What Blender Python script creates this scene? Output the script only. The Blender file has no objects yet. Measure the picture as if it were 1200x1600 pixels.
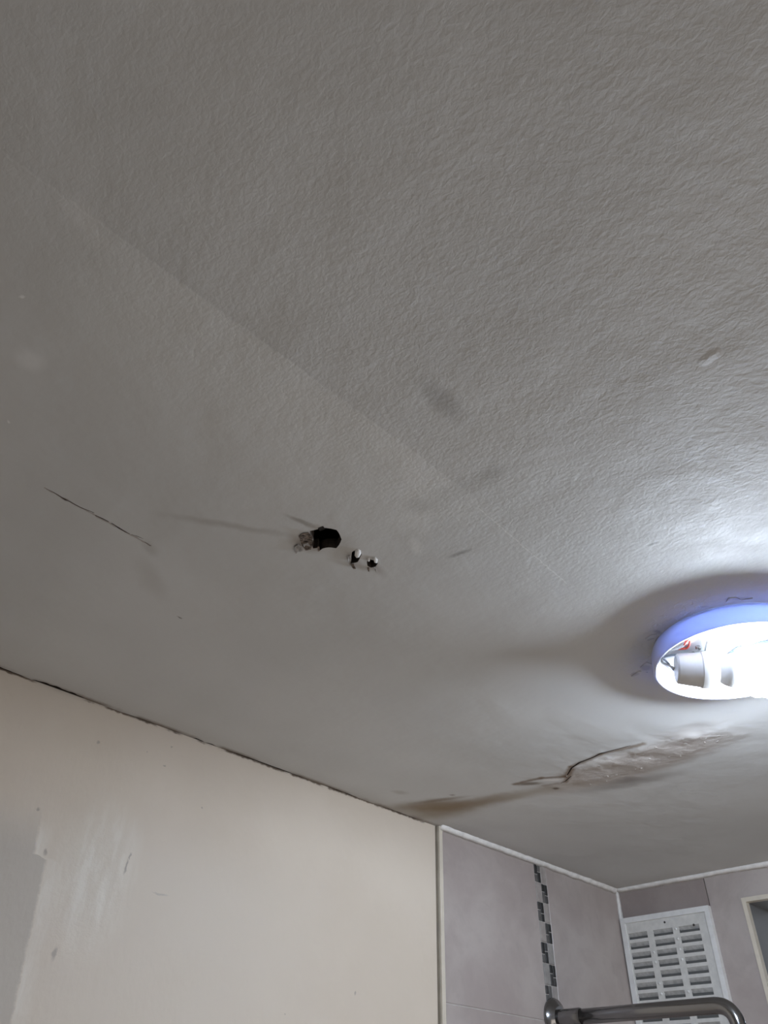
import bpy, bmesh, math, random
from mathutils import Vector, Matrix, noise
from mathutils.geometry import delaunay_2d_cdt
random.seed(7)
S = bpy.context.scene
COL = S.collection

# ---------------- camera ----------------
FPX = 1157.3
CR = Vector((0.71357857, -0.69998134, 0.02883986))
CU = Vector((-0.46679638, -0.44436091, 0.7646205))
CW = Vector((0.52240478, 0.55907915, 0.64383519))
CAMZ, CZ = 1.97, 2.40                 # camera height, ceiling height
H = CZ - CAMZ
CAM = Vector((0, 0, CAMZ))
cd = bpy.data.cameras.new('camera')
cd.sensor_fit = 'VERTICAL'; cd.sensor_height = 32.0; cd.lens = FPX / 1600 * 32.0
cd.clip_start = 0.02
cam = bpy.data.objects.new('camera', cd); COL.objects.link(cam)
m = Matrix.Identity(4)
for i in range(3):
    m[i][0], m[i][1], m[i][2], m[i][3] = CR[i], CU[i], -CW[i], CAM[i]
cam.matrix_world = m
S.camera = cam

# ---------------- world, light, exposure ----------------
S.view_settings.view_transform = 'Standard'
S.view_settings.look = 'None'
S.view_settings.gamma = 1.0
S.view_settings.use_curve_mapping = False
S.view_settings.exposure = 0.0
BULB_STRENGTH = 410.0
BULB_COLOR = (0.74, 0.85, 1.0)
FILL_POWER = 5.9
wd = bpy.data.worlds.new('world'); S.world = wd; wd.use_nodes = True
wd.node_tree.nodes['Background'].inputs[0].default_value = (1.0, 0.86, 0.7, 1)
wd.node_tree.nodes['Background'].inputs[1].default_value = 0.25
ld = bpy.data.lights.new('fill_light', 'AREA'); ld.shape = 'RECTANGLE'; ld.size = 0.75; ld.size_y = 1.9  # unseen fill lamp, added to brighten the right side of the ceiling
ld.energy = FILL_POWER; ld.color = (1.0, 0.91, 0.83)
lo = bpy.data.objects.new('fill_light', ld); COL.objects.link(lo)
lo.location = (1.02, -1.02, 1.0); lo.rotation_euler = (math.radians(90), 0, 0)

# room planes
AY = 2.172 * H                        # left wall plane  y = AY
BX = 3.7604 * H                       # far wall plane   x = BX
X0, Y0 = -0.95, -0.95
TT = 0.008                            # tile thickness

# points on the planes seen at a place in the photograph (used to place things at their real position)
def _ray(px, py):
    return (px - 600) * CR - (py - 800) * CU + FPX * CW
def onz(px, py, z=CZ):
    d = _ray(px, py); return CAM + d * ((z - CAMZ) / d.z)
def C2(px, py):
    p = onz(px, py); return (p.x, p.y)
def onA(px, py, y=AY):
    d = _ray(px, py); return CAM + d * (y / d.y)
def onB(px, py, x=BX):
    d = _ray(px, py); return CAM + d * (x / d.x)

# ---------------- helpers ----------------
def newobj(name, bm, mat, parent=None, smooth=False, recalc=True):
    if recalc: bmesh.ops.recalc_face_normals(bm, faces=bm.faces)
    me = bpy.data.meshes.new(name); bm.to_mesh(me); bm.free()
    if smooth:
        for p in me.polygons: p.use_smooth = True
    mats = mat if isinstance(mat, (list, tuple)) else [mat]
    for x in mats: me.materials.append(x)
    o = bpy.data.objects.new(name, me); COL.objects.link(o)
    if parent: o.parent = parent
    return o
def struct(o):
    o['kind'] = 'structure'; return o
def thing(name, loc, label, cat):
    o = bpy.data.objects.new(name, None); o.empty_display_size = 0.05; COL.objects.link(o)
    o.location = loc; o['label'] = label; o['category'] = cat
    return o
def attach(o, parent):                # keep world coordinates of the mesh
    o.parent = parent
    o.location = o.location - parent.location
def box(bm, a, b):
    x0, y0, z0 = a; x1, y1, z1 = b
    v = [bm.verts.new(p) for p in ((x0,y0,z0),(x1,y0,z0),(x1,y1,z0),(x0,y1,z0),(x0,y0,z1),(x1,y0,z1),(x1,y1,z1),(x0,y1,z1))]
    for f in ((0,3,2,1),(4,5,6,7),(0,1,5,4),(1,2,6,5),(2,3,7,6),(3,0,4,7)):
        bm.faces.new([v[i] for i in f])
def bevel(bm, w, seg=1):
    bmesh.ops.bevel(bm, geom=list(bm.edges), offset=w, segments=seg, profile=0.5, affect='EDGES', clamp_overlap=True)
def boxobj(name, a, b, mat, parent=None, bev=0, seg=2):
    bm = bmesh.new(); box(bm, a, b)
    if bev: bevel(bm, bev, seg)
    return newobj(name, bm, mat, parent)
def prism(bm, pts, off):              # pts: 3-D polygon, off: extrusion vector
    a = [bm.verts.new(p) for p in pts]; b = [bm.verts.new(Vector(p) + off) for p in pts]
    bm.faces.new(a); bm.faces.new(b[::-1])
    n = len(pts)
    for i in range(n): bm.faces.new((a[i], b[i], b[(i+1)%n], a[(i+1)%n]))
def sweep(bm, pts, rad, n=24, cap=True):
    pts = [Vector(p) for p in pts]
    if not isinstance(rad, (list, tuple)): rad = [rad]*len(pts)
    t0 = (pts[1]-pts[0]).normalized()
    ref = Vector((0,0,1)) if abs(t0.z) < .9 else Vector((1,0,0))
    u = t0.cross(ref).normalized(); rings = []
    for i, p in enumerate(pts):
        if i == 0: t = t0
        elif i == len(pts)-1: t = (pts[-1]-pts[-2]).normalized()
        else: t = ((pts[i+1]-p).normalized() + (p-pts[i-1]).normalized()).normalized()
        u = (u - t*u.dot(t)).normalized(); v = t.cross(u)
        rings.append([bm.verts.new(p + (u*math.cos(2*math.pi*k/n) + v*math.sin(2*math.pi*k/n))*rad[i]) for k in range(n)])
    for i in range(len(rings)-1):
        for k in range(n):
            bm.faces.new((rings[i][k], rings[i][(k+1)%n], rings[i+1][(k+1)%n], rings[i+1][k]))
    if cap:
        bm.faces.new(rings[0][::-1]); bm.faces.new(rings[-1])
def lathe(bm, prof, org, axis, n=48):     # prof: (distance along axis, radius)
    axis = Vector(axis).normalized(); org = Vector(org)
    ref = Vector((0,0,1)) if abs(axis.z) < .9 else Vector((1,0,0))
    u = axis.cross(ref).normalized(); v = axis.cross(u); rings = []
    for (d, r) in prof:
        if r < 1e-6: rings.append([bm.verts.new(org + axis*d)])
        else: rings.append([bm.verts.new(org + axis*d + (u*math.cos(2*math.pi*k/n)+v*math.sin(2*math.pi*k/n))*r) for k in range(n)])
    for a, b in zip(rings, rings[1:]):
        for k in range(n):
            k2 = (k+1) % n
            if len(a) == 1 and len(b) == 1: continue
            if len(a) == 1: bm.faces.new((a[0], b[k2], b[k]))
            elif len(b) == 1: bm.faces.new((a[k], a[k2], b[0]))
            else: bm.faces.new((a[k], a[k2], b[k2], b[k]))
def bezarc(p0, p1, p2, n=12):
    p0, p1, p2 = Vector(p0), Vector(p1), Vector(p2)
    # circular-ish fillet between two legs
    return [p0*(1-t)**2 + p1*2*t*(1-t) + p2*t*t for t in [i/n for i in range(n+1)]]

# ---------------- materials ----------------
class NT:
    def __init__(s, name, base=(.8,.8,.8), rough=.5, metal=0, spec=.5):
        s.m = bpy.data.materials.new(name); s.m.use_nodes = True
        s.t = s.m.node_tree; s.b = s.t.nodes['Principled BSDF']
        s.b.inputs['Base Color'].default_value = (*base, 1)
        s.b.inputs['Roughness'].default_value = rough
        s.b.inputs['Metallic'].default_value = metal
        s.b.inputs['Specular IOR Level'].default_value = spec
        s.co = None
    def n(s, typ, **kw):
        x = s.t.nodes.new(typ)
        for k, v in kw.items(): setattr(x, k, v)
        return x
    def l(s, a, b): s.t.links.new(a, b)
    def coord(s):
        if s.co is None: s.co = s.n('ShaderNodeTexCoord').outputs['Object']
        return s.co
    def noise(s, scale, detail=3, rough=.5, vec=None, dist=0, stretch=None):
        x = s.n('ShaderNodeTexNoise'); x.inputs['Scale'].default_value = scale
        x.inputs['Detail'].default_value = detail; x.inputs['Roughness'].default_value = rough
        x.inputs['Distortion'].default_value = dist
        v = vec or s.coord()
        if stretch:
            mp = s.n('ShaderNodeMapping'); mp.inputs['Scale'].default_value = stretch[0]
            mp.inputs['Rotation'].default_value = (0, 0, stretch[1]); s.l(v, mp.inputs['Vector']); v = mp.outputs[0]
        s.l(v, x.inputs['Vector']); return x.outputs['Fac']
    def ramp(s, val, a, b, c=0.0, d=1.0, smooth=True):
        x = s.n('ShaderNodeMapRange'); x.interpolation_type = 'SMOOTHSTEP' if smooth else 'LINEAR'
        for k, v in zip(('From Min','From Max','To Min','To Max'), (a, b, c, d)): x.inputs[k].default_value = v
        s.l(val, x.inputs['Value']); return x.outputs['Result']
    def math(s, op, a, b=None, c=None, clamp=False):
        x = s.n('ShaderNodeMath', operation=op); x.use_clamp = clamp
        for i, v in enumerate((a, b, c)):
            if v is None: continue
            if isinstance(v, (int, float)): x.inputs[i].default_value = v
            else: s.l(v, x.inputs[i])
        return x.outputs[0]
    def mix(s, fac, a, b, mode='MIX'):
        x = s.n('ShaderNodeMix', data_type='RGBA', blend_type=mode)
        if isinstance(fac, (int, float)): x.inputs[0].default_value = fac
        else: s.l(fac, x.inputs[0])
        for i, v in ((6, a), (7, b)):
            if isinstance(v, tuple): x.inputs[i].default_value = (*v, 1)
            else: s.l(v, x.inputs[i])
        return x.outputs[2]
    def warp(s, amp, scale, detail=4):
        x = s.n('ShaderNodeTexNoise'); x.inputs['Scale'].default_value = scale; x.inputs['Detail'].default_value = detail
        s.l(s.coord(), x.inputs['Vector'])
        a = s.n('ShaderNodeVectorMath', operation='SUBTRACT'); a.inputs[1].default_value = (.5,.5,.5); s.l(x.outputs['Color'], a.inputs[0])
        b = s.n('ShaderNodeVectorMath', operation='SCALE'); b.inputs['Scale'].default_value = amp; s.l(a.outputs[0], b.inputs[0])
        c = s.n('ShaderNodeVectorMath', operation='ADD'); s.l(b.outputs[0], c.inputs[0]); s.l(s.coord(), c.inputs[1])
        return c.outputs[0]
    def blob(s, c, r, ang, vec, soft=.5, strength=1.0):       # elliptical mask, c in object coordinates, third radius generous
        mp = s.n('ShaderNodeMapping', vector_type='TEXTURE')
        mp.inputs['Location'].default_value = c; mp.inputs['Rotation'].default_value = ang
        mp.inputs['Scale'].default_value = r; s.l(vec, mp.inputs['Vector'])
        ln = s.n('ShaderNodeVectorMath', operation='LENGTH'); s.l(mp.outputs[0], ln.inputs[0])
        return s.ramp(ln.outputs['Value'], 1-soft, 1+soft*.4, strength, 0)
    def seg(s, p, q, w, vec, strength=1.0, soft=.7):           # capsule mask along a segment
        p, q = Vector(p), Vector(q); d = q-p; L = d.length
        a = math.atan2(d.y, d.x)
        mp = s.n('ShaderNodeMapping', vector_type='TEXTURE'); mp.inputs['Location'].default_value = (p+q)/2
        mp.inputs['Rotation'].default_value = (0,0,a); s.l(vec, mp.inputs['Vector'])
        sp = s.n('ShaderNodeSeparateXYZ'); s.l(mp.outputs[0], sp.inputs[0])
        ax = s.math('MAXIMUM', s.math('SUBTRACT', s.math('ABSOLUTE', sp.outputs[0]), L/2), 0.0)
        ay = sp.outputs[1]
        dist = s.math('SQRT', s.math('ADD', s.math('MULTIPLY', ax, ax), s.math('MULTIPLY', ay, ay)))
        return s.ramp(dist, w*(1-soft), w, strength, 0)
    def bump(s, h, strength, dist, prev=None):
        x = s.n('ShaderNodeBump'); x.inputs['Strength'].default_value = strength; x.inputs['Distance'].default_value = dist
        s.l(h, x.inputs['Height'])
        if prev is not None: s.l(prev, x.inputs['Normal'])
        s.l(x.outputs[0], s.b.inputs['Normal']); return x.outputs[0]
    def color(s, c): s.l(c, s.b.inputs['Base Color'])

def simple(name, base, rough=.5, metal=0, var=.0, scale=40, bump=0, spec=.5):
    k = NT(name, base, rough, metal, spec)
    if var:
        f = k.ramp(k.noise(scale, 4), .3, .7)
        k.color(k.mix(f, tuple(c*(1-var) for c in base), tuple(min(1, c*(1+var)) for c in base)))
    if bump: k.bump(k.noise(scale*6, 4), .5, bump)
    return k.m

M_white_plastic = NT('white_plastic', (.80,.80,.80), .35)
_f = M_white_plastic.ramp(M_white_plastic.noise(60, 3), .35, .75)
M_white_plastic.color(M_white_plastic.mix(_f, (.82,.82,.81), (.74,.74,.73))); M_white_plastic = M_white_plastic.m
M_grille = simple('grille_plastic', (.68,.67,.64), .45, var=.06, scale=90)
M_slat = simple('shaded_slat_plastic', (.46,.455,.44), .6, var=.15, scale=120)  # slat plastic darkened, the slots' shade is put into its colour
M_ventback = simple('vent_inner_shade', (.13,.13,.125), .8)  # dark colour painted for the shade inside the vent
M_caulk = simple('white_sealant', (.88,.86,.83), .5, var=.08, scale=70, bump=.0008)
M_grout = simple('grout', (.52,.49,.46), .85, var=.08, scale=60)
M_board_edge = simple('shaded_board_edge', (.055,.042,.033), .95, var=.35, scale=160, bump=.001)  # board edge with the darkness inside the holes put into its colour
M_void = simple('roof_void', (.018,.014,.012), 1.0, var=.2)
M_brown = simple('mouldy_edge', (.10,.065,.04), .95, var=.4, scale=200)
M_chrome = simple('chrome', (.27,.27,.275), .16, 1.0, var=.04, scale=15)
M_darkgap = simple('dark_gap', (.05,.045,.04), .9)
M_trim = simple('cream_tile_trim', (.68,.62,.52), .4, var=.05)
M_trim_shade = simple('trim_shade', (.27,.245,.20), .6, var=.1)
M_plug = simple('filler_plug', (.85,.84,.82), .7, var=.1, scale=300)
M_floor = simple('floor_vinyl', (.72,.70,.67), .5, var=.1, scale=4)
M_wallplain = simple('painted_wall', (.74,.71,.68), .6, var=.04, scale=6)
M_glass = simple('window_glass', (.03,.035,.04), .08, 0, spec=.8)
M_upvc = simple('window_plastic', (.7,.7,.7), .35, var=.03)
M_copper_wire = simple('red_wire', (.45,.06,.04), .4)
M_blue_wire = simple('grey_wire', (.25,.27,.30), .4)

def tile_mat(name, a, b, sc=9):
    k = NT(name, a, .38, spec=.4)
    v = k.warp(.12, 6)
    f = k.ramp(k.noise(sc, 5, .55, vec=v), .32, .68)
    c = k.mix(f, a, b)
    f2 = k.ramp(k.noise(sc*3.3, 5, .6, vec=v), .45, .8, 0, .35)
    c = k.mix(f2, c, tuple(x*.82 for x in a))
    k.color(c); k.bump(k.noise(sc*2, 3), .15, .002)
    return k.m
M_tile = tile_mat('stone_grey_tile', (.41,.355,.335), (.49,.44,.415))
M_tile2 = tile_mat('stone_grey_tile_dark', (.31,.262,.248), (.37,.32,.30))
M_mos_dark = [simple('mosaic_black', (.022,.022,.022), .5, var=.2, scale=60),
              simple('mosaic_charcoal', (.055,.053,.052), .5, var=.2, scale=60),
              simple('mosaic_graphite', (.11,.105,.10), .5, var=.2, scale=60)]
M_mos_light = [simple('mosaic_grey', (.31,.295,.28), .5, var=.12, scale=80),
               simple('mosaic_taupe', (.37,.335,.315), .5, var=.12, scale=80)]

# bulb
k = NT('frosted_bulb', (.9,.9,.9), .4)
k.b.inputs['Emission Color'].default_value = (*BULB_COLOR, 1); k.b.inputs['Emission Strength'].default_value = BULB_STRENGTH
M_bulb = k.m
# thin shade plastic lets a little light through
k = NT('thin_lamp_plastic', (.78,.80,.84), .3)
tr = k.n('ShaderNodeBsdfTranslucent'); tr.inputs['Color'].default_value = (.46,.55,.92,1)
mx = k.n('ShaderNodeMixShader'); mx.inputs[0].default_value = .26
k.l(k.b.outputs[0], mx.inputs[1]); k.l(tr.outputs[0], mx.inputs[2])
k.l(mx.outputs[0], k.t.nodes['Material Output'].inputs['Surface']); M_pan = k.m

# ---- ceiling paint ----
def ceiling_material():
    k = NT('ceiling_paint', (.60,.59,.57), .75, spec=.25)
    P = lambda px, py: (*C2(px, py), CZ)
    w1 = k.warp(.010, 45); w2 = k.warp(.004, 160); w3 = k.warp(.022, 26, 5)
    sp = k.n('ShaderNodeSeparateXYZ'); k.l(k.coord(), sp.inputs[0]); X, Y = sp.outputs[0], sp.outputs[1]
    spw = k.n('ShaderNodeSeparateXYZ'); k.l(w2, spw.inputs[0]); YW = spw.outputs[1]
    col = k.mix(k.ramp(k.noise(5, 4), .3, .7), (.60,.60,.59), (.65,.65,.64))
    yj = C2(430, 550)[1]                                     # board joint
    # newer, lighter skim beyond the joint
    skim = k.math('MULTIPLY', k.ramp(YW, yj-.0015, yj+.0015), k.ramp(Y, yj+.02, yj+.20, 1, 0))
    skim = k.math('MULTIPLY', skim, k.ramp(X, .0, .10, .25, 1))
    skim = k.math('MULTIPLY', skim, k.ramp(X, .36, .42, 1, 0))
    col = k.mix(k.math('MULTIPLY', skim, .42), col, (.80,.80,.78))
    def stain(mask, c, amt):
        nonlocal col
        col = k.mix(k.math('MULTIPLY', mask, amt), col, c)
    Z3 = lambda a: (0, 0, a)
    def bl(px, py, qx, qy, wr, vec, soft=.8):                # blob from one point to another with half-width wr (m)
        p, q = Vector(P(px, py)), Vector(P(qx, qy)); d = q-p
        return k.blob((p+q)/2, (d.length/2, wr, 1), Z3(math.atan2(d.y, d.x)), vec, soft)
    # smudges
    stain(bl(655, 592, 725, 660, .012, w1), (.30,.29,.28), .42)
    stain(bl(640, 800, 670, 780, .013, w1), (.36,.35,.33), .35)
    stain(bl(745, 745, 790, 735, .010, w1), (.36,.35,.33), .30)
    stain(bl(640, 800, 800, 730, .016, w3), (.42,.41,.39), .28)
    stain(bl(700, 872, 740, 858, .003, w2), (.22,.21,.20), .55)
    stain(bl(1010, 852, 1030, 846, .0022, w2), (.3,.3,.3), .6)
    stain(bl(645, 840, 655, 868, .006, w2), (.86,.86,.84), .45)
    stain(bl(560, 640, 660, 760, .020, w3), (.80,.79,.77), .22)
    stain(bl(640, 690, 660, 860, .016, w3), (.80,.79,.77), .20)
    stain(k.seg(P(748, 795), P(885, 912), .0009, w2), (.9,.9,.88), .45)
    stain(bl(28, 545, 66, 580, .012, w1), (.86,.86,.86), .40)
    stain(bl(32, 460, 36, 466, .0018, w2), (.9,.9,.9), .8)
    stain(bl(11, 656, 16, 662, .0012, w2), (.9,.9,.9), .7)
    stain(bl(100, 300, 170, 390, .010, w1), (.86,.86,.86), .25)
    # stain trails and brown dirt near the hole, a ridge's soft shadow painted in
    stain(bl(250, 803, 470, 838, .006, w1, .9), (.34,.31,.28), .42)
    stain(bl(445, 803, 500, 826, .0035, w2), (.26,.23,.20), .65)
    stain(bl(452, 838, 500, 862, .010, w2), (.24,.18,.14), .55)
    stain(bl(461, 850, 470, 862, .004, w2, .5), (.17,.15,.13), .8)
    stain(bl(480, 822, 560, 872, .020, w1), (.40,.37,.33), .35)
    stain(bl(540, 862, 570, 890, .006, w2), (.33,.28,.25), .5)
    stain(bl(570, 868, 602, 902, .006, w2), (.33,.28,.25), .4)
    stain(bl(225, 845, 245, 870, .008, w1), (.40,.38,.35), .35)
    stain(bl(215, 870, 255, 940, .014, w3), (.45,.43,.40), .3)
    stain(bl(95, 776, 106, 784, .0016, w2), (.06,.03,.02), .9)
    stain(k.seg(P(70, 762), P(235, 852), .0016, w2), (.22,.15,.11), .5)
    stain(bl(276, 963, 284, 968, .0010, w2), (.12,.1,.09), .8)
    # water stain
    stain(bl(845, 1240, 1160, 1138, .056, w3, .45), (.47,.415,.375), .75)
    stain(bl(900, 1240, 1075, 1205, .022, w3, .8), (.22,.19,.17), .50)
    stain(bl(950, 1222, 1010, 1216, .012, w3, .9), (.16,.13,.12), .45)
    stain(bl(1000, 1160, 1150, 1120, .020, w3, .8), (.66,.61,.58), .35)
    stain(bl(1040, 1165, 1110, 1145, .006, w3, .6), (.36,.30,.28), .5)
    stain(bl(900, 1195, 1000, 1170, .010, w1, .5), (.80,.78,.76), .55)
    stain(bl(700, 1262, 900, 1225, .020, w3, .8), (.34,.28,.20), .55)
    stain(bl(600, 1264, 750, 1254, .032, w3, .7), (.21,.14,.07), .75)
    stain(bl(640, 1256, 735, 1244, .008, w2, .8), (.16,.10,.05), .5)
    stain(bl(625, 1274, 750, 1262, .042, w3, .8), (.24,.165,.085), .6)
    stain(bl(660, 1275, 810, 1240, .028, w3, .8), (.26,.19,.12), .6)
    stain(bl(802, 1226, 850, 1222, .008, w2, .7), (.15,.11,.07), .75)
    stain(bl(845, 1218, 880, 1216, .005, w2, .5), (.74,.70,.66), .7)
    stain(bl(862, 1231, 875, 1231, .006, w2, .6), (.10,.07,.05), .75)
    for a, b in (((804,1225),(846,1214)),((846,1214),(882,1212)),((882,1212),(892,1196)),((892,1196),(938,1177)),((938,1177),(1004,1160)),((850,1226),(884,1220)),((884,1220),(894,1200))):
        stain(k.seg(P(*a), P(*b), .0075, w2, 1, .9), (.17,.105,.055), .7 if b != (884,1220) else .35)
    stain(bl(702, 1242, 712, 1243, .004, w2), (.20,.15,.13), .6)
    stain(bl(610, 1236, 640, 1240, .010, w1), (.36,.32,.28), .4)
    # broken crumbs of paint round the lamp
    for (a, b, c, d, w) in ((1140,935,1175,934,.0022),(1134,939,1138,933,.0025),(1010,1000,1024,996,.003),(1020,985,1034,990,.003),(1000,1045,1016,1040,.008),(985,1056,998,1050,.004),(1088,950,1110,947,.002)):
        stain(bl(a, b, c, d, w, w2, .5), (.30,.30,.36), .45)
    # brown stain along the left wall edge, then a wider darkening towards it
    edge = k.ramp(YW, AY-.012, AY-.001, 0, 1)
    edge = k.math('MULTIPLY', edge, k.ramp(k.noise(14, 4), .36, .54))
    stain(edge, (.13,.085,.05), .8)
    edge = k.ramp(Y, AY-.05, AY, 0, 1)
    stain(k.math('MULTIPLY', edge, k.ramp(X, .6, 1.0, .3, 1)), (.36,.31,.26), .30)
    k.color(col)
    # relief
    tex = k.math('ADD', k.math('MULTIPLY', k.noise(290, 3, .55, dist=.4, stretch=((1,.7,1), .7)), .7), k.math('MULTIPLY', k.noise(90, 3), .5))
    fade = k.ramp(Y, yj-.03, yj+.12, 1, .28)
    fade = k.math('MULTIPLY', fade, k.ramp(Y, yj+.1, yj+.28, 1, .35))
    fade = k.math('MULTIPLY', fade, k.ramp(X, .50, .66, 1, .5))
    fade = k.math('MULTIPLY', fade, k.ramp(X, -.02, .22, .55, 1))
    n1 = k.bump(k.math('MULTIPLY', tex, fade), .31, .0020)
    und = k.noise(16, 3)
    n2 = k.bump(und, .35, .006, n1)
    ridge = k.math('MULTIPLY', k.math('MULTIPLY', k.ramp(YW, yj-.002, yj+.001), k.ramp(Y, yj+.004, yj+.10, 1, 0)), k.ramp(X, .30, .40, 1, 0))
    n3 = k.bump(ridge, .25, .0006, n2)
    crumb = k.math('MULTIPLY', k.noise(110, 5, .65, vec=w3), bl(880, 1225, 1150, 1140, .055, w3, .5))
    n4 = k.bump(crumb, .35, .006, n3)
    dent = k.seg(P(1102, 563), P(1116, 553), .006, w2, 1, 1.0)
    n5 = k.bump(dent, .4, .002, n4)
    flake = k.math('MULTIPLY', k.ramp(k.noise(60, 3, .5, vec=w2), .5, .56), bl(985, 1050, 1100, 930, .030, w1, .3))
    n6 = k.bump(flake, .5, .0015, n5)
    k.l(k.ramp(k.noise(40, 3), .3, .7, .6, .78), k.b.inputs['Roughness'])
    return k.m
M_ceiling = ceiling_material()

# ---- cream wall paint (left wall) ----
def wall_left_material():
    k = NT('cream_wall_paint', (.60,.55,.49), .5, spec=.4)
    P = lambda px, py: tuple(onA(px, py))
    sp = k.n('ShaderNodeSeparateXYZ'); wv = k.warp(.02, 14, 5); k.l(wv, sp.inputs[0]); X, Z = sp.outputs[0], sp.outputs[2]
    w2 = k.warp(.006, 120)
    col = k.mix(k.ramp(k.noise(7, 4), .3, .7), (.70,.615,.515), (.74,.655,.555))
    # skimmed grey-white patch in the middle, cream at top and right
    a, b = onA(250, 1600), onA(200, 1330)
    patch = k.math('MULTIPLY', k.ramp(Z, b.z-.03, b.z+.06, 1, 0), k.ramp(X, onA(300,1500).x, onA(560,1500).x, 1, 0))
    col = k.mix(k.math('MULTIPLY', patch, .75), col, (.76,.69,.60))
    # old grey paint left of the ragged edge
    p, q = onA(72, 1350), onA(18, 1600)
    sl = (q.x-p.x)/(q.z-p.z)
    xe = k.math('ADD', k.math('MULTIPLY', k.math('SUBTRACT', Z, p.z), sl), p.x)
    sp2 = k.n('ShaderNodeSeparateXYZ'); k.l(w2, sp2.inputs[0])
    dx = k.math('SUBTRACT', sp2.outputs[0], xe)
    notch = k.ramp(sp2.outputs[2], p.z+.004, p.z+.008, 0, .016)
    dx = k.math('ADD', dx, notch)
    old = k.math('MULTIPLY', k.ramp(dx, -.003, .0015, 1, 0), k.ramp(Z, p.z, p.z+.07, 1, 0))
    col = k.mix(k.math('MULTIPLY', old, .85), col, (.57,.53,.475))
    # brushed filler right of that edge, lamp sheen painted into its brightness
    c = onA(150, 1370)
    bright = k.blob(c, (.055, 1, .085), (0, 0, 0), wv, .7)
    streak = k.ramp(k.noise(60, 4, .6, stretch=((1,1,.25), 0)), .4, .65, .45, 1)
    col = k.mix(k.math('MULTIPLY', k.math('MULTIPLY', bright, streak), 1.0), col, (.90,.86,.79))
    rim = k.math('MULTIPLY', k.math('MULTIPLY', k.ramp(dx, -.001, .002, 0, 1), k.ramp(dx, .004, .022, 1, 0)), k.ramp(Z, p.z+.02, p.z+.05, 1, 0))  # highlight band painted along the ragged edge
    col = k.mix(k.math('MULTIPLY', k.math('MULTIPLY', rim, streak), .6), col, (.90,.87,.81))
    def mark(px, py, r, cc, amt, ry=1, ang=0):
        nonlocal col
        m = k.blob(P(px, py), (r, 1, r*ry), (0, ang, 0), w2, .6)
        col = k.mix(k.math('MULTIPLY', m, amt), col, cc)
    for px, py, r, ry in ((60,1265,.0022,1),(153,1160,.0022,1),(268,1167,.0018,1),(257,1197,.0028,.5),(71,1331,.003,1.3),(197,1353,.0016,6),(203,1338,.0014,3),(230,1175,.001,1),(555,1552,.002,1.4),(445,1585,.0015,.6),(316,1262,.0015,1)):
        mark(px, py, r, (.24,.21,.19), .5, ry)
    mark(250, 1397, .012, (.42,.40,.38), .4, .12)
    mark(85, 1490, .003, (.30,.28,.26), .5, 2.5)
    # shadow of the lamp rim painted in below the ceiling
    top_shade = k.math('MULTIPLY', k.ramp(Z, CZ-.10, CZ, 0, 1), k.ramp(X, .5, .95, 1, .3))
    col = k.mix(k.math('MULTIPLY', top_shade, .22), col, (.33,.27,.21))
    crack = k.math('MULTIPLY', k.ramp(sp2.outputs[2], CZ-.0032, CZ-.0008, 0, 1), k.ramp(k.noise(20, 4), .38, .52))
    col = k.mix(k.math('MULTIPLY', crack, .9), col, (.10,.06,.035))
    sq = k.n('ShaderNodeSeparateXYZ'); k.l(k.coord(), sq.inputs[0])
    col = k.mix(k.ramp(sq.outputs[2], CZ-.0004, CZ+.0006, 0, 1), col, (.025,.017,.012))  # darkness of the gap painted on the wall above ceiling level
    k.color(col)
    n1 = k.bump(k.noise(150, 4, stretch=((1,1,.5), 0)), .25, .0015)
    n2 = k.bump(k.noise(12, 3), .4, .006, n1)
    n3 = k.bump(k.math('MULTIPLY', k.noise(120, 4, .7), bright), .5, .005, n2)
    k.bump(old, .5, .0015, n3)
    return k.m
M_wall = wall_left_material()

# ---------------- room shell ----------------
XT = onA(681, 1300).x                  # start of the tiled part of the left wall
yj = C2(430, 550)[1]
def jag(pts, amp, sub=3, closed=True):
    out = []
    n = len(pts)
    for i in range(n if closed else n-1):
        a, b = Vector(pts[i]), Vector(pts[(i+1) % n])
        for s_ in range(sub):
            t = s_/sub; p = a.lerp(b, t)
            p = p + Vector((random.uniform(-amp, amp), random.uniform(-amp, amp)))
            out.append((p.x, p.y))
    return out
def slit(px, widths):                  # narrow polygon along pixel-traced line, widths in m
    pts = [Vector(C2(*p)) for p in px]; up, dn = [], []
    for i, p in enumerate(pts):
        t = (pts[min(i+1, len(pts)-1)] - pts[max(i-1, 0)]).normalized(); nrm = Vector((-t.y, t.x))
        w = widths[i]/2
        up.append(p + nrm*(w + random.uniform(0, .0002))); dn.append(p - nrm*(w + random.uniform(0, .0002)))
    return [(v.x, v.y) for v in up + dn[::-1]]
holes = []
hole_px = [(484,829),(492,827),(507,824),(526,827),(531,834),(533,842),(530,851),(526,856),(518,855),(509,855),(503,857),(499,860),(496,855),(490,856),(487,850),(489,842),(486,836)]
holes.append(jag([C2(*p) for p in hole_px], .0004, 2))
holes.append(jag([C2(*p) for p in [(550,862),(556,859),(563,861),(565,866),(562,873),(559,878),(552,879),(547,880),(549,872)]], .0003, 2))
holes.append(jag([C2(*p) for p in [(573,877),(579,874),(586,875),(590,880),(587,885),(580,887),(574,884)]], .0003, 2))
holes.append(slit([(72,763),(84,769),(97,777),(112,785),(127,793),(147,801)], [.0002,.0005,.0008,.0009,.0008,.0003]))
holes.append(slit([(149,805),(160,810),(170,815)], [.0007,.0012,.0007]))
holes.append(slit([(174,817),(186,825),(196,831),(203,834)], [.0008,.0014,.0010,.0003]))
holes.append(slit([(205,835),(215,838),(224,842)], [.0002,.0005,.0002]))
holes.append(slit([(226,847),(235,853)], [.0002,.0003]))
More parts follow.
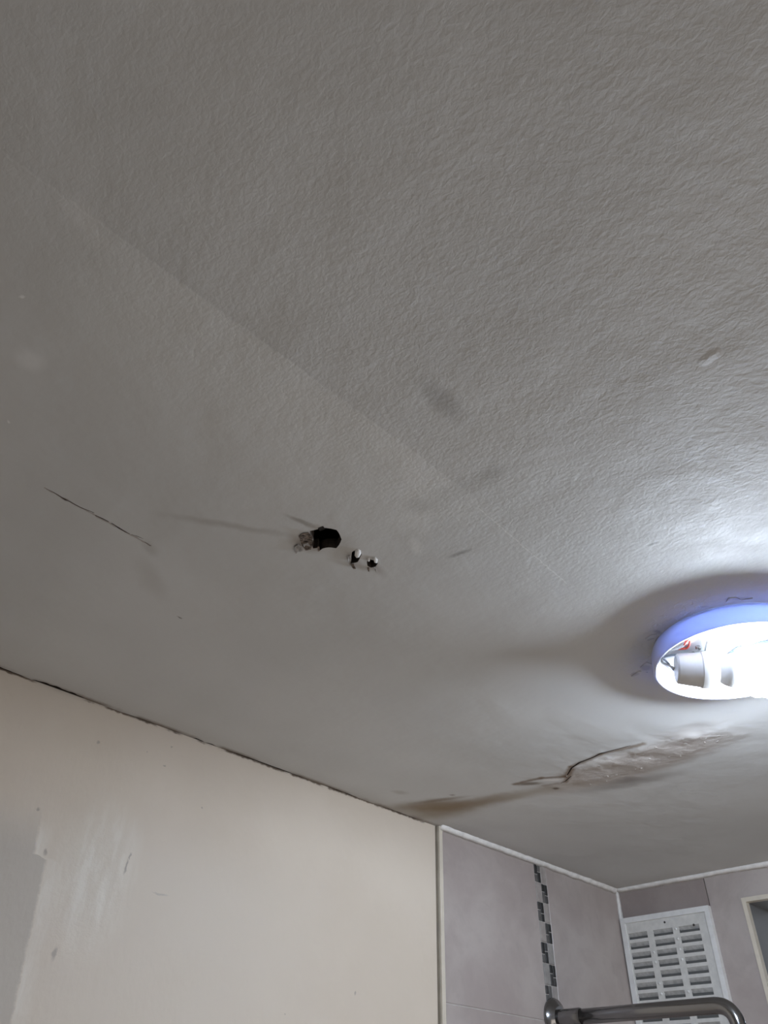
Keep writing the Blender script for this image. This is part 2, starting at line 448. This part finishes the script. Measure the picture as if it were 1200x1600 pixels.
holes.append(slit([(886,1210),(893,1198),(905,1190),(925,1182),(938,1176),(960,1170),(985,1163)], [.0012,.0022,.0032,.0028,.0035,.0016,.0006]))
holes.append(slit([(876,1222),(884,1219),(892,1211)], [.0007,.0016,.0010]))

def inside(p, poly):
    c = False; x, y = p; j = len(poly)-1
    for i in range(len(poly)):
        xi, yi = poly[i]; xj, yj_ = poly[j]
        if (yi > y) != (yj_ > y) and x < (xj-xi)*(y-yi)/(yj_-yi)+xi: c = not c
        j = i
    return c
# ceiling edge along the left wall with the open crack
edge = []
def gap(px):
    g = 0
    for a, b, w in ((-200,40,.0030),(50,132,.0042),(190,245,.0012),(255,290,.0008),(300,318,.0026),(322,336,.0024),(350,480,.0022),(505,560,.0018),(590,660,.0016)):
        if a < px < b: g = max(g, 1.35*w*math.sin(math.pi*(px-a)/(b-a))**.5)
    return g
xs = []
px = -40
while px < 676:
    xs.append((onA(px, 1043 + .3603*px).x, gap(px)*(.75+.5*random.random()))); px += 5
verts, edges = [], []
outer = [(X0, Y0), (BX, Y0), (BX, AY), (XT, AY)] + [(x, AY - g) for x, g in xs[::-1]] + [(X0, AY)]
def addloop(loop):
    s_ = len(verts); verts.extend(Vector(p) for p in loop)
    edges.extend((s_+i, s_+(i+1) % len(loop)) for i in range(len(loop)))
addloop(outer)
for h in holes: addloop(h)
# sag and crumbling of the soaked plaster
SA, SB = Vector(C2(885, 1215)), Vector(C2(1120, 1140))
chips = []
random.seed(11)
def sagz(x, y):
    p = Vector((x, y)); d = SB-SA; t = max(0, min(1, (p-SA).dot(d)/d.length_squared))
    q = SA + d*t; dist = (p-q).length
    z = 0
    if dist < .09:
        f = max(0, 1-dist/.075)
        z -= .0035*f*f*(3-2*f)*(.6+.8*noise.noise(Vector((x*28, y*28, 1))))
        z -= .0009*f*noise.noise(Vector((x*95, y*95, 4)))
    z -= .0015*noise.noise(Vector((x*5, y*5, 0)))*min(1, (AY-y)/.2, (BX-x)/.2)
    return z
gx = X0 + .03
while gx < BX - .01:
    gy = Y0 + .03
    while gy < AY - .01:
        verts.append(Vector((gx + random.uniform(-.004,.004), gy + random.uniform(-.004,.004)))); gy += .03
    gx += .03
for _ in range(3800):
    t = random.random(); q = SA.lerp(SB, t) + Vector((random.uniform(-.075,.075), random.uniform(-.075,.075)))
    if q.y < AY-.006: verts.append(q)
verts = [v for v in verts[:sum(len(h) for h in holes)+len(outer)]] + [v for v in verts[sum(len(h) for h in holes)+len(outer):] if not any(inside(v, h) for h in holes)]
cv, ce, cf, _, _, _ = delaunay_2d_cdt(verts, edges, [], 1, 1e-6)
bm = bmesh.new()
bv = [bm.verts.new((v.x, v.y, CZ + sagz(v.x, v.y))) for v in cv]
for f in cf:
    c = (sum(cv[i].x for i in f)/len(f), sum(cv[i].y for i in f)/len(f))
    if any(inside(c, h) for h in holes): continue
    bf = bm.faces.new([bv[i] for i in f][::-1])
bm.normal_update()
for f in bm.faces:
    if f.normal.z > 0: f.normal_flip()
be = [e for e in bm.edges if e.is_boundary]
for e in be: e.smooth = False
r = bmesh.ops.extrude_edge_only(bm, edges=be)
for v in [g for g in r['geom'] if isinstance(g, bmesh.types.BMVert)]:
    v.co.z = CZ + .0105 + random.uniform(-.0006,.0006)
for f in [g for g in r['geom'] if isinstance(g, bmesh.types.BMFace)]: f.material_index = 1; f.smooth = False
for f in bm.faces:
    if f.material_index == 0: f.smooth = True
for v in [v for v in bm.verts if not v.link_faces]: bm.verts.remove(v)
ceiling = struct(newobj('ceiling', bm, [M_ceiling, M_board_edge], recalc=False))
# dark void above the ceiling boards
bm = bmesh.new(); box(bm, (X0-.05, Y0-.05, CZ+.0112), (BX+.05, AY+.05, CZ+.16))
bm.faces.ensure_lookup_table()
for f in list(bm.faces):
    if f.calc_center_median().z < CZ+.02: bm.faces.remove(f)
newobj('roof_void', bm, M_void, ceiling)

# left wall (painted) and its tiled end
bm = bmesh.new(); box(bm, (X0-.05, AY, 0), (BX+.1, AY+.08, CZ+.004)); wall_left = struct(newobj('wall_left', bm, M_wall))
# chipped plaster exposed by the hole, torn flaps
def flake(pxs, z, th, mat, name, curl=0):
    bm = bmesh.new()
    pts = [onz(*p, CZ) for p in pxs]
    c = sum(pts, Vector())/len(pts)
    top = [bm.verts.new((p.x, p.y, CZ - z - curl*((p-c).length/.006)**2*.001*random.uniform(.6,1.3))) for p in pts]
    bot = [bm.verts.new((v.co.x, v.co.y, v.co.z - th)) for v in top]
    a = bm.verts.new((c.x, c.y, CZ - z)); b = bm.verts.new((c.x, c.y, CZ - z - th)); n = len(pts)
    for i in range(n):
        j = (i+1) % n
        bm.faces.new((top[i], top[j], a)); bm.faces.new((bot[j], bot[i], b)); bm.faces.new((top[i], bot[i], bot[j], top[j]))
    return newobj(name, bm, mat, ceiling)
M_chipc = simple('chipped_brown_paper', (.15,.115,.09), .9, var=.85, scale=420, bump=.001)
M_pale = simple('torn_paint', (.36,.34,.32), .8, var=.25, scale=300)
o = flake([(467,836),(473,831),(482,830),(488,836),(489,846),(486,855),(478,856),(472,850)], .0001, .0006, M_chipc, 'torn_board_paper', .4); o['label'] = 'brown torn paper edge beside the square hole'
flake([(461,852),(466,848),(470,851),(467,858),(463,862),(460,858)], .0002, .0012, M_pale, 'plaster_flake', 1.2)
flake([(497,824),(505,821),(508,825),(500,828)], .0002, .0010, M_void, 'plaster_flake', .6)
flake([(474,848),(480,846),(487,852),(482,857),(476,855)], .0008, .0010, M_pale, 'plaster_flake', .8)
flake([(496,853),(499,853),(500,859),(497,860)], .0003, .001, M_chipc, 'plaster_flake', .5)
flake([(544,866),(547,866),(549,872),(547,880),(545,876)], .0004, .0012, M_pale, 'plaster_flake', 1)
flake([(548,879),(553,880),(556,886),(552,886)], .0004, .0014, M_chipc, 'plaster_flake', 1.5)
flake([(574,886),(577,886),(577,891),(575,890)], .0004, .0012, M_chipc, 'plaster_flake', 1.2)
flake([(584,885),(587,886),(589,892),(586,890)], .0004, .0010, M_pale, 'plaster_flake', 1.2)
def plug(pxs, name='filler_plug'):
    bm = bmesh.new(); pts = [onz(*p, CZ-.0015) for p in pxs]
    c = sum(pts, Vector())/len(pts)
    r0 = [bm.verts.new(c + (p-c)*1.0 + Vector((0,0,.006))) for p in pts]
    r1 = [bm.verts.new(p) for p in pts]
    r2 = [bm.verts.new(c + (p-c)*.62 - Vector((0,0,.0012))) for p in pts]
    cc = bm.verts.new(c - Vector((0,0,.0014))); n = len(pts)
    for i in range(n):
        j = (i+1) % n
        bm.faces.new((r0[i], r0[j], r1[j], r1[i])); bm.faces.new((r1[i], r1[j], r2[j], r2[i])); bm.faces.new((r2[i], r2[j], cc))
    return newobj(name, bm, M_plug, ceiling, smooth=True)
plug([(555,861),(559,859),(563,861),(564,866),(561,871),(557,872),(554,868)])
plug([(583,872),(587,872),(590,876),(589,880),(585,879)])
plug([(574,873),(578,873),(578,876),(575,877)])
# crumbs of soaked plaster hanging round the water stain
M_crumb = simple('crumbled_plaster', (.42,.39,.36), .9, var=.3, scale=200, bump=.001)
random.seed(5)
bm = bmesh.new()
for _ in range(26):
    t = random.random(); q = SA.lerp(SB, t); dn = Vector((SB-SA).yx).normalized(); dn.x *= -1
    q = q + dn*random.uniform(-.02, .055)
    rr = random.uniform(.001, .0035); n = random.randint(5, 7); zz = CZ + sagz(q.x, q.y)
    ang = random.random()*6; st = random.uniform(.35, .8)
    base = []; low = []
    for i in range(n):
        a = 2*math.pi*i/n; r1 = rr*random.uniform(.7, 1.2)
        dx, dy = r1*math.cos(a), r1*st*math.sin(a)
        x, y = q.x+dx*math.cos(ang)-dy*math.sin(ang), q.y+dx*math.sin(ang)+dy*math.cos(ang)
        base.append(bm.verts.new((x, y, zz+.0015))); low.append(bm.verts.new((q.x+(x-q.x)*.8, q.y+(y-q.y)*.8, zz-random.uniform(.0002,.0008))))
    bm.faces.new(low)
    for i in range(n): bm.faces.new((base[i], base[(i+1)%n], low[(i+1)%n], low[i]))
o = newobj('plaster_crumbs', bm, M_crumb, ceiling); o['kind'] = 'stuff'
# little broken paint edges where the lamp base was fitted
for pts in ([(1134,940),(1138,934),(1150,933),(1158,937),(1176,934),(1168,940),(1150,939)],
            [(1008,998),(1016,992),(1026,990),(1022,997),(1012,1001)],
            [(1000,1042),(1010,1034),(1018,1037),(1016,1048),(1002,1050)],
            [(986,1056),(998,1048),(1012,1050),(1012,1058),(996,1060)]):
    flake(pts, -.0004, .0012, M_ceiling, 'plaster_flake', .05)

# tiled end of the left wall
def tile_box(parent, a, b, mat, bev=.0008):
    return boxobj('tile', a, b, mat, parent, bev, 1)
g = .0008
MX0, MX1 = onA(829, 1352).x, onA(846, 1357).x
MX1 = MX0 + .037
ZJ = onA(720, 1573).z
rows = [(CZ-.001, ZJ), (ZJ, ZJ-.60), (ZJ-.60, ZJ-1.2), (ZJ-1.2, 0.0)]
bm = bmesh.new(); box(bm, (XT+.004, AY-TT+.0012, 0), (BX, AY+.001, CZ-.0005)); newobj('grout', bm, M_grout, wall_left)
for (zt, zb) in rows:
    tile_box(wall_left, (XT+.009, AY-TT, max(zb,0)+g), (MX0-g, AY-.001, zt-g), M_tile)
    tile_box(wall_left, (MX1+g, AY-TT, max(zb,0)+g), (BX-TT, AY-.001, zt-g), M_tile)
# tile edge trim
bm = bmesh.new(); box(bm, (XT, AY-TT-.0008, 0), (XT+.0085, AY-.0005, CZ-.0005)); bevel(bm, .0012, 2)
o = newobj('trim_1', bm, M_trim); struct(o)
bm = bmesh.new(); box(bm, (XT-.0022, AY-.0052, 0), (XT, AY-.0002, CZ-.0005))  # dark strip standing in for the shadow line beside the trim
struct(newobj('trim_2', bm, M_trim_shade))
# mosaic strip: chequer of slim dark sticks and plain grey pieces
random.seed(3)
cw = (MX1-MX0)/2; ch = (onA(828,1350).z - onA(862,1580).z)/7.05
def piece(xa, xb, zt, zb, mat):
    xa += .0007; xb -= .0007; zt -= .0008; zb += .0008
    boxobj('mosaic_tile', (xa, AY-TT-.0006, zb), (xb, AY-.001, zt), mat, wall_left, .0005, 1)
zt = CZ-.006; row = 0
while zt - ch > CZ - .75:
    for c in (0, 1):
        xa = MX0 + c*cw; xb = xa + cw
        if (row + c) % 2 == 0:
            xm = (xa+xb)/2; l1 = .58 if (row//2 + c) % 2 == 0 else .42
            piece(xa, xm, zt, zt-ch*l1, random.choice(M_mos_dark[:2])); piece(xa, xm, zt-ch*l1, zt-ch, random.choice(M_mos_dark))
            piece(xm, xb, zt, zt-ch*(1-l1), random.choice(M_mos_dark)); piece(xm, xb, zt-ch*(1-l1), zt-ch, random.choice(M_mos_dark[:2]))
        else:
            piece(xa, xb, zt, zt-ch, random.choice(M_mos_light))
    zt -= ch; row += 1

# far wall with window opening
wl = onB(1164, 1407); ZW = wl.z; YW1 = wl.y; YW0 = YW1 - .50; ZW0 = ZW - .75
bm = bmesh.new()
WT = .14
box(bm, (BX, Y0-.05, 0), (BX+WT, AY+.05, ZW0)); box(bm, (BX, Y0-.05, ZW), (BX+WT, AY+.05, CZ+.004))
box(bm, (BX, YW1, ZW0), (BX+WT, AY+.05, ZW)); box(bm, (BX, Y0-.05, ZW0), (BX+WT, YW0, ZW))
wall_far = struct(newobj('wall_far', bm, M_grout))
YJ = onB(1102, 1374).y
def tile_poly(pts):
    bm = bmesh.new(); prism(bm, [(BX-TT, y, z) for y, z in pts], Vector((TT-.0005, 0, 0))); bevel(bm, .0006, 1)
    return bm
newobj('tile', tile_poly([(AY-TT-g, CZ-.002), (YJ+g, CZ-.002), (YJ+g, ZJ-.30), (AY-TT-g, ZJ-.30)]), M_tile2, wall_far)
YK = YJ - .60
newobj('tile', tile_poly([(YJ-g, CZ-.002), (YK+g, CZ-.002), (YK+g, ZW+.001), (YW1+.001, ZW+.001), (YW1+.001, ZJ-.30), (YJ-g, ZJ-.30)]), M_tile, wall_far)
newobj('tile', tile_poly([(YK-g, CZ-.002), (Y0, CZ-.002), (Y0, ZJ-.30), (YK-g, ZJ-.30)]), M_tile, wall_far)
for a, b in ((AY-TT-g, YJ+g), (YJ-g, YW1+.001), (YW0-.001, Y0)):
    newobj('tile', tile_poly([(a, ZJ-.3-2*g), (b, ZJ-.3-2*g), (b, ZW0-.3), (a, ZW0-.3)]), M_tile, wall_far)
# window trim, reveals, window
def loopframe(bm, x0, x1, y0, y1, z0, z1, w):
    box(bm, (x0, y1-w, z0), (x1, y1, z1)); box(bm, (x0, y0, z0), (x1, y0+w, z1))
    box(bm, (x0, y0+w, z1-w), (x1, y1-w, z1)); box(bm, (x0, y0+w, z0), (x1, y1-w, z0+w))
bm = bmesh.new(); loopframe(bm, BX-TT-.002, BX+.004, YW0-.003, YW1+.003, ZW0-.003, ZW+.003, .0078)
o = struct(newobj('trim_3', bm, M_trim))
win = bpy.data.objects.new('window_1', None); win.location = (BX+.10, (YW0+YW1)/2, ZW0); COL.objects.link(win); win['kind'] = 'structure'
M_reveal = simple('reveal_tile', (.19,.19,.19), .35, var=.1, scale=8)
bm = bmesh.new(); loopframe(bm, BX+.0045, BX+.10, YW0, YW1, ZW0, ZW, .003); attach(newobj('reveal', bm, M_reveal), win)
bm = bmesh.new(); loopframe(bm, BX+.10, BX+.135, YW0, YW1, ZW0, ZW, .045); bevel(bm, .003, 2); attach(newobj('window_frame', bm, M_upvc), win)
attach(boxobj('pane', (BX+.115, YW0+.04, ZW0+.04), (BX+.121, YW1-.04, ZW-.04), M_glass), win)

# white sealant lines
def caulk(name, p, q, r, nrm1, nrm2, n=60, seed=0):
    bm = bmesh.new(); p, q = Vector(p), Vector(q); A, B_ = Vector(nrm1), Vector(nrm2)
    prev = None
    for i in range(n+1):
        t = i/n; c = p.lerp(q, t)
        w = r*(1 + .30*noise.noise(Vector((t*23, seed, 0))) + .18*noise.noise(Vector((t*70, seed, 3))))
        w2_ = r*(1 + .30*noise.noise(Vector((t*19, seed+9, 0))))
        ring = [bm.verts.new(c), bm.verts.new(c + A*w), bm.verts.new(c + A*w*.45 + B_*w2_*.45), bm.verts.new(c + B_*w2_)]
        if prev:
            for k_ in range(4): bm.faces.new((prev[k_], prev[(k_+1)%4], ring[(k_+1)%4], ring[k_]))
        else: bm.faces.new(ring)
        prev = ring
    bm.faces.new(prev[::-1])
    return struct(newobj(name, bm, M_caulk, smooth=True))
YA = AY-TT; XB = BX-TT
caulk('trim_4', (XT+.003, YA, CZ+.001), (XB, YA, CZ+.001), .0100, (0,-.8,0), (0,0,-1), 90, 1)
caulk('trim_5', (XB, YA, CZ+.001), (XB, Y0, CZ+.001), .0095, (-.8,0,0), (0,0,-1), 110, 2)
caulk('trim_6', (XB, YA, CZ), (XB, YA, 0), .0055, (-1,0,0), (0,-1,0), 160, 3)

# remaining walls, floor, and a doorway added to let the fill light in
DX0, DX1, DZ = .62, 1.42, 2.0
bm = bmesh.new()
box(bm, (X0-.05, Y0-.08, 0), (DX0, Y0, CZ+.004)); box(bm, (DX1, Y0-.08, 0), (BX+.1, Y0, CZ+.004)); box(bm, (DX0, Y0-.08, DZ), (DX1, Y0, CZ+.004))
struct(newobj('wall_right', bm, M_wallplain))
bm = bmesh.new(); box(bm, (X0-.08, Y0-.08, 0), (X0, AY+.08, CZ+.004)); struct(newobj('wall_back', bm, M_wallplain))
bm = bmesh.new(); box(bm, (X0-.1, Y0-.1, -.05), (BX+.14, AY+.1, 0)); struct(newobj('floor', bm, M_floor))

# ---------------- ceiling lamp ----------------
LX, LY = 1.8032*H, .596*H; LR = .2000*H; LH = .0565*H
lamp = thing('ceiling_light', (LX, LY, CZ), 'round white ceiling light without its cover, bare bulb glowing bluish white', 'light')
def L(o): attach(o, lamp); return o
bm = bmesh.new()
top = CZ - .0005
lathe(bm, [(0, LR-.002), (LH*.15, LR-.0006), (LH*.5, LR+.0006), (LH*.94, LR+.0014), (LH, LR+.0006), (LH, LR-.0012), (LH*.9, LR-.0022), (.004, LR-.0036)], (LX, LY, top), (0,0,-1), 96)
L(newobj('rim', bm, M_pan, smooth=True))
bm = bmesh.new(); lathe(bm, [(0, 0), (0, LR-.003), (.004, LR-.003), (.004, LR*.86), (.007, LR*.82), (.007, .018), (.005, .0)], (LX, LY, top), (0,0,-1), 72)
L(newobj('base_plate', bm, M_white_plastic))
# bulb and holder, lying flat
pA = onz(1056, 1045, CZ-.028); pB = onz(1119, 1047, CZ-.032)
ax = (pB-pA).normalized(); HL = (pB-pA).length
0 and print('holder length', HL, 'axis', ax)
RH = .0205
bm = bmesh.new(); lathe(bm, [(0,0),(0,RH*.70),(.002,RH*.80),(HL*.6,RH*.93),(HL*.62,RH*.98),(HL*.97,RH),(HL,RH*.97),(HL,RH*.8),(HL*.8,RH*.78)], pA, ax, 40)
L(newobj('lamp_holder', bm, M_white_plastic, smooth=False))
bm = bmesh.new(); lathe(bm, [(0,0),(0,.0125),(.012,.0135),(.016,.016),(.024,.0185),(.0245,.0185),(.025,.0)], pB-ax*.008, ax, 40)
bl_ = L(newobj('bulb_neck', bm, M_white_plastic, smooth=False))
pr = [(0,.0)]; RB = .0275
nb = pB + ax*.0165
pr = [(0,0),(0,.0180),(.006,.0205),(.014,.0245),(.022,.0278)]
for i in range(1, 15):
    a = math.radians(65 - i*155/14); pr.append((.036 + RB*math.sin(-a)*1.0 , max(0, RB*math.cos(a))))
pr[-1] = (pr[-1][0], 0)
pr = sorted(pr, key=lambda t: t[0]) if False else pr
pr = [(0,0),(0,.0180),(.006,.0205),(.014,.0245),(.022,.0275)] + [(.036 + RB*math.sin(math.radians(t)), RB*math.cos(math.radians(t))) for t in range(-15, 90, 10)] + [(.036+RB, 0)]
bm = bmesh.new(); lathe(bm, pr, nb, ax, 40)
L(newobj('bulb', bm, M_bulb, smooth=True))
# bracket, screw block and wires inside
ctr = Vector((LX, LY, CZ-.009))
def inpan(px, py, z=.010): return onz(px, py, CZ-z)
bm = bmesh.new(); p = inpan(1095, 1020)
prism(bm, [inpan(1098,1028), inpan(1104,998), inpan(1113,996), inpan(1122,1026)], Vector((0,0,-.005))); L(newobj('bracket', bm, M_white_plastic))
bm = bmesh.new(); prism(bm, [inpan(1122,1034,.009), inpan(1150,1012,.009), inpan(1200,1000,.009), inpan(1225,985,.009), inpan(1225,996,.009), inpan(1180,1020,.009), inpan(1150,1032,.009)], Vector((0,0,-.003)))
L(newobj('mounting_strap', bm, simple('shaded_strap', (.006,.010,.018), .7, 0, var=.15, spec=.1)))  # near-black colour carries the strap's shade beside the bulb
def wire(pts, r, mat):
    P3 = [inpan(*q) for q in pts]; out = []
    for i in range(len(P3)-1):
        a = P3[max(i-1,0)]; b = P3[i]; c = P3[i+1]; d = P3[min(i+2,len(P3)-1)]
        for s_ in range(6):
            t = s_/6; out.append(.5*((2*b)+(c-a)*t+(2*a-5*b+4*c-d)*t*t+(3*b-a-3*c+d)*t**3))
    out.append(P3[-1]); bm = bmesh.new(); sweep(bm, out, r, 8); L(newobj('wire', bm, mat, smooth=True))
wire([(1057,1052,.02),(1042,1034,.022),(1036,1028,.014),(1048,1024,.010),(1070,1022,.012),(1082,1020,.012)], .0012, M_blue_wire)
wire([(1058,1046,.02),(1046,1040,.024),(1034,1034,.018),(1040,1020,.012),(1062,1012,.010),(1074,1002,.011)], .0012, M_white_plastic)
wire([(1069,1008,.010),(1072,1002,.014),(1078,1000,.012),(1074,1012,.010),(1060,1014,.010)], .0012, M_copper_wire)
for q in ((1082,1020,.011),(1090,1010,.011)):
    p = inpan(*q); bm = bmesh.new(); lathe(bm, [(0,0),(0,.0028),(.003,.0028),(.0036,.002),(.0036,0)], p, (0,0,-1), 12); L(newobj('screw', bm, M_chrome))

# ---------------- louvred air vent on the far wall ----------------
VX = BX - TT
q0, q1 = onB(1108, 1415, VX-.006), onB(968, 1437, VX-.006)
VY0, VY1 = q0.y, min(q1.y, AY-TT-.004); VZ1 = (q0.z+q1.z)/2
vent = thing('air_vent', (VX, (VY0+VY1)/2, VZ1-.12), 'white plastic louvred air vent on the far wall between corner and window', 'vent')
def V(o): attach(o, vent); return o
# slot layout measured on the plate
sx = VX - .006
rowz = [onB(984, 1470, sx).z, onB(999+5, 1566, sx).z]
s_a, s_b = onB(983, 1465, sx).y, onB(1094, 1452, sx).y
r1 = onB(984, 1469, sx).z; r7 = onB(999.5, 1564, sx).z
pitch = (r1-r7)/6
0 and print('vent', VY0, VY1, VZ1, 'slots', s_a, s_b, r1, r7, pitch)
NR = 11
VZ0 = r1 - pitch*(NR-1) - .018
bm = bmesh.new()
fw = .010
for a, b in (((VX-.012, VY0, VZ0), (VX-.0005, VY0+fw, VZ1)), ((VX-.012, VY1-fw, VZ0), (VX-.0005, VY1, VZ1)),
             ((VX-.012, VY0+fw, VZ1-fw), (VX-.0005, VY1-fw, VZ1)), ((VX-.012, VY0+fw, VZ0), (VX-.0005, VY1-fw, VZ0+fw))):
    box(bm, a, b)
V(newobj('frame', bm, M_white_plastic))
W = s_a - s_b; rib = W*.085; sw = (W - 2*rib)/3; sh = pitch*.66
ycols = [(s_a - i*(sw+rib), s_a - i*(sw+rib) - sw) for i in range(3)]
ztops = [r1 + sh - pitch*i for i in range(NR)]
bm = bmesh.new(); xa, xb = VX-.0075, VX-.0045
box(bm, (xa, ycols[0][0], VZ0+fw), (xb, VY1-fw, VZ1-fw)); box(bm, (xa, VY0+fw, VZ0+fw), (xb, ycols[2][1], VZ1-fw))
for i in (0, 1): box(bm, (xa, ycols[i+1][0], VZ0+fw), (xb, ycols[i][1], VZ1-fw))
for (ya, yb) in ycols:
    box(bm, (xa, yb, ztops[0]), (xb, ya, VZ1-fw))
    for i in range(NR):
        zb = ztops[i]-sh; zn = ztops[i+1] if i+1 < NR else VZ0+fw
        box(bm, (xa, yb, zn), (xb, ya, zb))
V(newobj('grille_plate', bm, M_grille))
bm = bmesh.new(); box(bm, (VX-.0012, VY0+fw, VZ0+fw), (VX-.0004, VY1-fw, VZ1-fw)); V(newobj('vent_back', bm, M_ventback))  # dark sheet in place of the shade behind the slats
for (ya, yb) in ycols:
    for zt in ztops:
        bm = bmesh.new()
        prism(bm, [(xa+.0005, yb, zt), (xa+.0015, yb, zt+.0004), (VX-.0012, yb, zt-sh*.55), (VX-.0020, yb, zt-sh*.55)], Vector((0, ya-yb, 0)))
        V(newobj('slat', bm, M_slat))
random.seed(2)
for i in (0, 1):
    for zt in ztops:
        if random.random() < .8:
            bm = bmesh.new(); yc = (ycols[i][1]+ycols[i+1][0])/2 - .001; zc = zt - sh*.3
            lathe(bm, [(0,.0026),(.0018,.0020),(.0024,0)], (xa, yc, zc), (-1,0,-.2), 10); V(newobj('nub', bm, M_white_plastic, smooth=True))
for q in ((983.5,1441),(1038.5,1441),(1084,1445)):
    p = onB(*q, xa); bm = bmesh.new(); lathe(bm, [(0,.0022),(.0012,.0018),(.0013,0)], (xa+.0003, p.y, p.z), (-1,0,0), 12); V(newobj('screw', bm, M_darkgap))

# ---------------- chrome shower arm ----------------
fc = onA(866, 1592, AY-TT)
def project(P):
    d = Vector(P)-CAM; w = d.dot(CW); return (600+FPX*d.dot(CR)/w, 800-FPX*d.dot(CU)/w)
arm = thing('shower_arm', (fc.x, AY-TT, fc.z), 'polished chrome shower arm reaching out from the tiled wall and bending down', 'pipe')
def R_(o): attach(o, arm); return o
bm = bmesh.new(); lathe(bm, [(0,0),(0,.031),(.003,.0315),(.006,.030),(.011,.022),(.014,.018),(.014,0)], (fc.x, AY-TT, fc.z), (0,-1,0), 48)
R_(newobj('flange', bm, M_chrome, smooth=False))
# choose reach and slight rise so that the elbow sits where the photograph has it
best = None
for i in range(60, 500, 4):
    for dz in range(-30, 31, 1):
        P = Vector((fc.x, AY-TT-i*.001, fc.z + dz*.002)); u, v = project(P)
        e = (u-1146)**2 + (v-1570)**2
        if best is None or e < best[0]: best = (e, P)
E_ = best[1]; 0 and print('elbow', E_, best[0], 'start', fc)
st = Vector((fc.x, AY-TT-.012, fc.z)); dr = (E_-st).normalized(); dn = Vector((0,0,-1))
RP = .0115; BR = .032
path = [st, st.lerp(E_, .5), E_ - dr*BR*1.0] 
path += bezarc(E_ - dr*BR, E_, E_ + dn*BR, 14)[1:]
path += [E_ + dn*.10]
bm = bmesh.new(); sweep(bm, path, RP, 32); R_(newobj('pipe', bm, M_chrome, smooth=True))
bm = bmesh.new(); lathe(bm, [(0,0),(0,RP+.0012),(.001,RP+.002),(.044,RP+.002),(.046,RP+.0008),(.046,0)], st, dr, 32); cl = R_(newobj('collar', bm, M_chrome, smooth=False))
bm = bmesh.new(); lathe(bm, [(0,.0022),(.0012,.0018),(.0012,0)], st + dr*.036 + Vector((-.008,0,-.0095)), (-.64,0,-.76), 12); R_(newobj('grub_screw', bm, M_chrome))
hd = E_ + dn*.10
bm = bmesh.new(); lathe(bm, [(-.004,0),(-.004,.014),(.012,.016),(.022,.030),(.040,.075),(.048,.078),(.050,.074),(.050,0)], hd, dn, 48); R_(newobj('shower_head', bm, M_chrome, smooth=False))

for o in COL.objects:
    if o.type == 'MESH' and len(o.data.polygons) > 0 and o.name.split('.')[0] in ('lamp_holder','bulb_neck','flange','collar','base_plate','shower_head'):
        for p in o.data.polygons: p.use_smooth = True
        o.data.set_sharp_from_angle(angle=math.radians(35))
